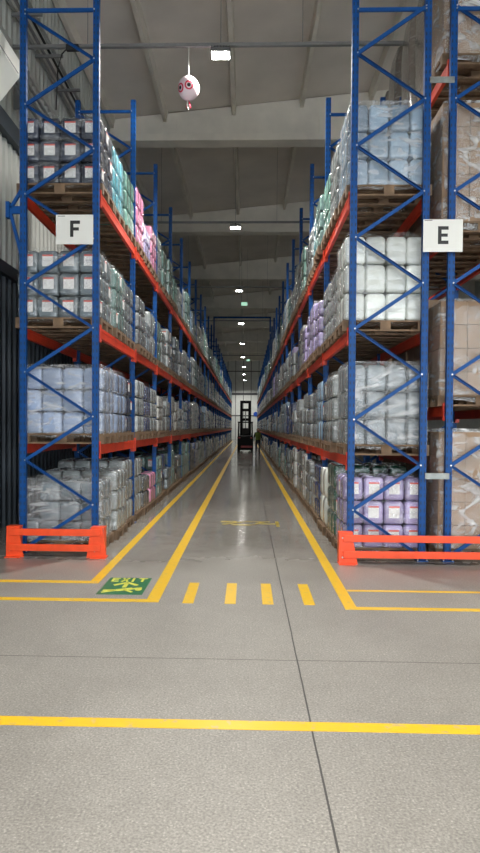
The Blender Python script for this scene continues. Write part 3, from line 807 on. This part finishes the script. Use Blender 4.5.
# cable trays across the hall
for i, y in enumerate((11.1, 20.6, 30.1, 39.6, 58.6)):
    m = MB(); m.box(-4.1, 9, y - .03, y - .024, 8.28, 8.33); m.box(-4.1, 9, y + .024, y + .03, 8.28, 8.33); m.box(-4.1, 9, y - .03, y + .03, 8.275, 8.282)
    for x in (-2.8, .9, 3.9, 6.9): m.tube([(x, y, 8.28), (x, y, roofz(x))], .005, 6)
    tag(build(m, 'cable_tray', [M['conduit']]), f'thin grey cable tray slung across the hall, {ordn(i + 1)} from the aisle mouth', 'cable tray', 'cable trays across the hall')
jb = empty('junction_box', (-3.02, 11.0, 8.22)); tag(jb, 'dark junction box with drooping cable on the cable tray over rack F', 'junction box')
m = MB(); m.cbox(-.12, .1, -.06, .02, -.06, .04, .01); build(m, 'housing', [M['rubber']], jb)
m = MB(); m.tube([(-.1, 0, 0), (-.2, 0, -.1), (-.27, .0, -.35), (-.3, .05, -.7), (-.33, .1, -1.0)], .012, 6); build(m, 'cable', [M['rubber']], jb)

# cable ladder along the side wall
cl = empty('cable_ladder', (-3.9, 0, 8.95)); tag(cl, 'grey cable ladder running high along the corrugated wall over rack F', 'cable ladder')
for dx in (-.2, .12):
    m = MB(); m.box(dx - .015, dx + .015, 4, 85, -.05, .05); build(m, 'side_rail', [M['steel']], cl)
for i in range(30):
    m = MB(); y = 8.6 + i * 1.25; m.box(-.24, .3, y, y + .05, -.1, -.05); build(m, 'bracket', [M['conduit']], cl)
m = MB(); m.tube([(-.08, 4, 0), (-.08, 85, 0)], .03, 8); build(m, 'cable', [M['conduit']], cl)
m = MB(); m.tube([(.04, 4, -.01), (.04, 85, -.01)], .025, 8); build(m, 'cable', [M['rubber']], cl)
cl2 = tag(empty('pipe_run', (-4.0, 0, 7.9)), 'thin grey pipes running along the corrugated wall under the cable ladder', 'pipes')
for i in range(3):
    m = MB(); m.tube([(.0 + .05 * i, 4, -.25 * i), (.0 + .05 * i, 85, -.25 * i)], .03, 8); build(m, 'pipe', [M['steel']], cl2)
for i in range(10): m = MB(); m.box(-.13, .14, 8.2 + 3 * i, 8.24 + 3 * i, -.6, .06); build(m, 'pipe_clamp', [M['conduit']], cl2)

# white unit on the wall, top left
m = MB()
prof = [(-4.15, 7.0), (-3.32, 7.0), (-3.3, 6.98), (-3.3, 6.74), (-3.55, 6.43), (-4.15, 5.85)]
n = len(prof); ya, yb = 7.9, 9.18
m.add([(x, ya, z) for x, z in prof] + [(x, yb, z) for x, z in prof], [tuple(range(n)), tuple(range(n, 2 * n))[::-1]] + [(i, n + i, n + (i + 1) % n, (i + 1) % n) for i in range(n)])
e = empty('wall_heater', (0, 0, 0)); tag(e, 'white sloping metal heater box mounted high on the corrugated wall', 'heater')
build(m, 'casing', [M['white']], e)
m = MB(); m.box(-3.304, -3.298, ya + .05, yb - .05, 6.76, 6.78); build(m, 'seam_strip', [M['conduit']], e)

# balloon
e = empty('hanging_balloon', (-1.05, 11.1, 7.57)); tag(e, 'white bird-scare balloon with red ringed eyes hanging on a string', 'balloon')
m = MB(); m.lathe([(.0001, .2)] + [(.185 * math.sin(t * PI / 14) * (1 + .0), .2 * math.cos(t * PI / 14)) for t in range(1, 14)] + [(.02, -.205), (.0001, -.21)], n=28)
body = build(m, 'balloon_body', [M['balloon']], e)
def eye(ax, az):
    d = Vector((math.sin(ax) * math.cos(az), -math.cos(ax) * math.cos(az), math.sin(az)))
    u = Vector((0, 0, 1)).cross(d).normalized(); w_ = d.cross(u)
    def ring(r0, r1, off, mt, nm):
        mm = MB(); vs = []; n = 24
        for r in (r0, (r0 + r1) / 2, r1):
            for k in range(n):
                t = 2 * PI * k / n; q = d * .2 + u * r * math.cos(t) + w_ * r * math.sin(t)
                q = q.normalized(); sc = 1 / math.sqrt((q.x ** 2 + q.y ** 2) / .185 ** 2 + q.z ** 2 / .2 ** 2); vs.append(q * (sc + off))
        fs = [(i * n + k, i * n + (k + 1) % n, (i + 1) * n + (k + 1) % n, (i + 1) * n + k) for i in range(2) for k in range(n)]
        mm.add(vs, fs, 0, True); return build(mm, nm, [M[mt]], body)
    ring(.055, .085, .002, 'red', 'eye_ring'); ring(.0001, .033, .002, 'black', 'pupil')
eye(.12, -.16); eye(-.82, -.25)
m = MB()
for i in range(5):
    a = i * 1.3; m.tube([(0, 0, -.2), (.03 * math.cos(a), .03 * math.sin(a), -.27), (.035 * math.cos(a + .5), .035 * math.sin(a + .5), -.33 - .02 * (i % 2))], .009, 6, i % 2)
build(m, 'tassel', [M['red'], M['white']], e)
m = MB(); m.tube([(0, 0, .2), (0, 0, .71)], .004, 5); build(m, 'string', [M['white']], e)

# hanging exit signs
for i, (x, y, z) in enumerate(((-.2, 34.5, 8.25), (.05, 62, 8.1))):
    e = empty('hanging_exit_sign', (x, y, z)); tag(e, 'small lit green and white exit sign hung over the aisle, ' + ('nearer one' if i == 0 else 'farther one'), 'exit sign', 'hanging exit signs')
    m = MB(); m.cbox(-.16, .16, -.02, .02, .02, .2, .004); build(m, 'light_box', [M['signglow']], e)
    m = MB()
    for dx in (-.15, .15): m.tube([(dx, 0, .22), (dx, 0, roofz(x) - z)], .004, 5)
    build(m, 'suspension_cable', [M['conduit']], e)
# portal tie over the aisle
e = empty('portal_tie', (0, 39.6 - .05 + .0, 7.6)); e.location.y = Y0 + 11 * BAY
tag(e, 'blue steel portal tie spanning the aisle above both racks', 'tie beam')
for x in (FX[1] - .05, EX[0] + .05):
    m = MB(); m.box(x - .045, x + .045, -.04, .04, 0, .95); build(m, 'post', [M['blue']], e)
m = MB(); m.box(FX[1] - .1, EX[0] + .1, -.04, .04, .85, .95); build(m, 'crossbar', [M['blue']], e)
# blue round sign on the end wall
m = MB(); m.tube([(1.2, WB - .1, 3.6), (1.2, WB - .06, 3.6)], .32, 24)
tag(build(m, 'round_sign', [M['signblue']]), 'round blue sign on the pale end wall', 'sign')

# ------------------------------------------------------------------ reach truck, rear towards the camera
t = empty('forklift_truck', (-.12, 45, 0)); tag(t, 'dark forklift truck with raised mast and red stripe standing in the aisle', 'forklift')
m = MB(); m.cbox(-.55, .55, .5, 1.7, .15, 1.0, .06); m.cbox(-.5, .5, .35, 1.3, .4, 1.15, .05); build(m, 'chassis', [M['truck']], t)
m = MB(); m.cbox(-.56, .56, .0, .55, .12, 1.15, .09); cw = build(m, 'counterweight', [M['truck']], t)
m = MB(); m.cbox(-.3, .5, -.02, .02, .3, .44, .008); build(m, 'stripe', [M['truckred']], cw)
for x in (-.5, .5):
    for y in (.25, 1.6):
        m = MB(); m.bar((x, y, .95), (x * .94, .45 if y < 1 else 1.5, 2.1), .09, .09, (0, 1, 0)); build(m, 'guard_post', [M['truck']], t)
m = MB(); m.box(-.54, .54, .4, .48, 2.06, 2.14); m.box(-.54, .54, 1.5, 1.58, 2.06, 2.14); m.box(-.54, -.46, .4, 1.58, 2.06, 2.14); m.box(.46, .54, .4, 1.58, 2.06, 2.14)
for i in range(5): m.box(-.36 + .18 * i - .015, -.36 + .18 * i + .015, .45, 1.55, 2.08, 2.12)
build(m, 'overhead_guard', [M['truck']], t)
m = MB(); m.cbox(-.24, .24, .6, 1.0, 1.13, 1.25, .03); m.cbox(-.24, .24, .55, .66, 1.2, 1.68, .04); build(m, 'seat', [M['rubber']], t)
m = MB(); m.tube([(0, 1.5, 1.1), (0, 1.35, 1.42)], .03, 8)
m.tube([(.16 * math.cos(a * PI / 8), 1.33, 1.45 + .12 * math.sin(a * PI / 8)) for a in range(17)], .015, 6); build(m, 'steering_wheel', [M['rubber']], t)
ms = MB()
for x in (-.3, .3): ms.box(x - .1, x + .1, 1.75, 1.87, .1, 3.68); 
for z in (.5, 2.3, 3.0, 3.58): ms.box(-.3, .3, 1.76, 1.84, z - .1, z + .1)
build(ms, 'mast', [M['truck']], t)
m = MB(); m.tube([(0, 1.8, .2), (0, 1.8, 2.9)], .045, 8); build(m, 'lift_cylinder', [M['steel']], t)
m = MB()
m.box(-.5, .5, 1.9, 1.95, .25, .35); m.box(-.5, .5, 1.9, 1.95, .65, .75)
for x in (-.45, -.15, .15, .45): m.box(x - .02, x + .02, 1.9, 1.95, .3, 1.3)
build(m, 'load_backrest', [M['truck']], t)
for x in (-.3, .3):
    m = MB(); m.box(x - .06, x + .06, 1.95, 2.0, .08, .7); m.box(x - .06, x + .06, 1.95, 3.05, .06, .1); build(m, 'fork', [M['truck']], t)
for x in (-.47, .47):
    for y, r in ((.3, .22), (1.5, .28)):
        m = MB(); m.tube([(x - .09, y, r), (x + .09, y, r)], r, 20); w_ = build(m, 'wheel', [M['rubber']], t)
for x in (-.42, .42):
    m = MB(); m.cbox(x - .06, x + .06, -.015, .01, .95, 1.05, .004); build(m, 'tail_light', [M['truckred']], cw)

# ------------------------------------------------------------------ person walking in the aisle
def skinned(name, verts, edges, radii, mt, parent=None, levels=2, root=0):
    me = bpy.data.meshes.new(name); me.from_pydata(verts, edges, []); o = bpy.data.objects.new(name, me); C.objects.link(o)
    me.materials.append(mt)
    sk = o.modifiers.new('skin', 'SKIN'); sk.use_smooth_shade = True
    if not me.skin_vertices: pass
    for i, r in enumerate(radii):
        me.skin_vertices[0].data[i].radius = r if isinstance(r, tuple) else (r, r)
    me.skin_vertices[0].data[root].use_root = True
    sb = o.modifiers.new('sub', 'SUBSURF'); sb.levels = levels; sb.render_levels = levels
    if parent: o.parent = parent
    return o
p = empty('person', (.66, 38.8, 0)); p.rotation_euler.z = .15
tag(p, 'person in dark work clothes and yellow-green vest walking in the aisle by the forklift', 'person')
def ensure_skin():
    pass
bv = [(0, 0, .92), (0, 0, 1.05), (0, .01, 1.22), (0, .01, 1.38), (0, .0, 1.46), (0, -.01, 1.53), (0, -.01, 1.6),
      (-.1, 0, .88), (-.11, -.06, .5), (-.11, .06, .1), (-.11, -.03, .04), (-.12, -.12, .03),
      (.1, 0, .88), (.11, .02, .5), (.11, .12, .12), (.11, .06, .04), (.12, -.04, .03),
      (-.17, .01, 1.39), (-.23, .03, 1.12), (-.24, -.04, .88), (.17, .01, 1.39), (.24, .0, 1.12), (.26, -.1, .9)]
be = [(0, 1), (1, 2), (2, 3), (3, 4), (4, 5), (5, 6), (0, 7), (7, 8), (8, 9), (9, 10), (10, 11), (0, 12), (12, 13), (13, 14), (14, 15), (15, 16), (3, 17), (17, 18), (18, 19), (3, 20), (20, 21), (21, 22)]
br = [(.14, .1), (.13, .095), (.14, .1), (.15, .1), .055, .085, .07, .09, .062, .042, .04, .035, .09, .062, .042, .04, .035, .06, .045, .032, .06, .045, .032]
me = bpy.data.meshes.new('person_body'); 
def skin_obj(name, bv, be, br, mats, parent):
    bm = bmesh.new(); lay = bm.verts.layers.skin.verify(); vs = [bm.verts.new(v) for v in bv]
    for a, b in be: bm.edges.new((vs[a], vs[b]))
    for i, v in enumerate(vs):
        r = br[i]; v[lay].radius = r if isinstance(r, tuple) else (r, r)
    vs[0][lay].use_root = True
    me = bpy.data.meshes.new(name); bm.to_mesh(me); bm.free()
    o = bpy.data.objects.new(name, me); C.objects.link(o)
    for m_ in mats: me.materials.append(m_)
    s_ = o.modifiers.new('skin', 'SKIN'); s_.use_smooth_shade = True
    q = o.modifiers.new('sub', 'SUBSURF'); q.levels = 1; q.render_levels = 2
    o.parent = parent; return o
skin_obj('body', bv, be, br, [M['clothes']], p)
def blob(name, c, r, mt, parent, n=14):
    m = MB(); m.lathe([(.0001, -r[2])] + [(r[0] * math.sin(t * PI / 10), -r[2] * math.cos(t * PI / 10)) for t in range(1, 10)] + [(.0001, r[2])], n=n)
    m.v = [(x + c[0], y * r[1] / r[0] + c[1], z + c[2]) for x, y, z in m.v]; return build(m, name, [M[mt]], parent)
hd = blob('head', (0, -.02, 1.57), (.078, .095, .115), 'skin', p)
blob('hair', (0, .005, 1.6), (.084, .098, .1), 'hair', hd)
blob('nose', (0, -.115, 1.56), (.012, .018, .02), 'skin', hd)
for s in (-1, 1): blob('ear', (s * .08, -.01, 1.565), (.012, .02, .03), 'skin', hd); blob('eye', (s * .03, -.102, 1.585), (.012, .01, .008), 'black', hd)
for s, c in ((-1, (-.24, -.06, .8)), (1, (.265, -.13, .82))):
    blob('hand', c, (.03, .045, .07), 'skin', p)
    for k in range(5):
        m = MB(); yy = c[1] - .035 + .018 * k; m.tube([(c[0], yy, c[2] - .05), (c[0] - s * .012, yy, c[2] - .09 - .01 * (2 - abs(k - 2)))], [.011, .008], 6); build(m, 'finger', [M['skin']], p)
m = MB(); rg = []
for z, a, b in ((.98, .175, .135), (1.1, .165, .13), (1.25, .175, .135), (1.38, .19, .13), (1.44, .13, .1)):
    rg.append([(a * math.cos(k * PI / 10), b * math.sin(k * PI / 10), z) for k in range(20)])
ringloft(m, rg, close=False); m.f, m.m, m.sm = m.f, m.m, m.sm
build(m, 'vest', [M['vest']], p)

# ------------------------------------------------------------------ light from outside through the loading doors
w = bpy.data.worlds.new('World'); S.world = w; w.use_nodes = True
bg = w.node_tree.nodes['Background']; bg.inputs[0].default_value = (.86, .93, 1, 1); bg.inputs[1].default_value = 7.0

# ------------------------------------------------------------------ camera
F = 640.0
cd = bpy.data.cameras.new('camera'); cam = bpy.data.objects.new('camera', cd); C.objects.link(cam); S.camera = cam
cd.sensor_fit = 'AUTO'; cd.sensor_width = 36; cd.lens = F / 853 * 36; cd.clip_end = 300
yaw, pitch, roll = .028, .0185, .007
R = Matrix.Rotation(yaw, 4, 'Z') @ Matrix.Rotation(PI / 2 - pitch, 4, 'X') @ Matrix.Rotation(roll, 4, 'Z')
cam.matrix_world = Matrix.Translation((0, 0, CAMH)) @ R
# aim the frame so that the aisle runs to its vanishing point
cd.shift_x = (F * math.tan(yaw) - 7.0) / 853; cd.shift_y = (F * math.tan(pitch) + .5) / 853

S.view_settings.view_transform = 'Standard'; S.view_settings.look = 'None'; S.view_settings.gamma = 1; S.view_settings.exposure = 0.0
S.view_settings.use_curve_mapping = False
S.cycles.use_denoising = True
S.cycles.max_bounces = 8; S.cycles.diffuse_bounces = 4; S.cycles.glossy_bounces = 4; S.cycles.transparent_max_bounces = 12
S.cycles.sample_clamp_indirect = 6
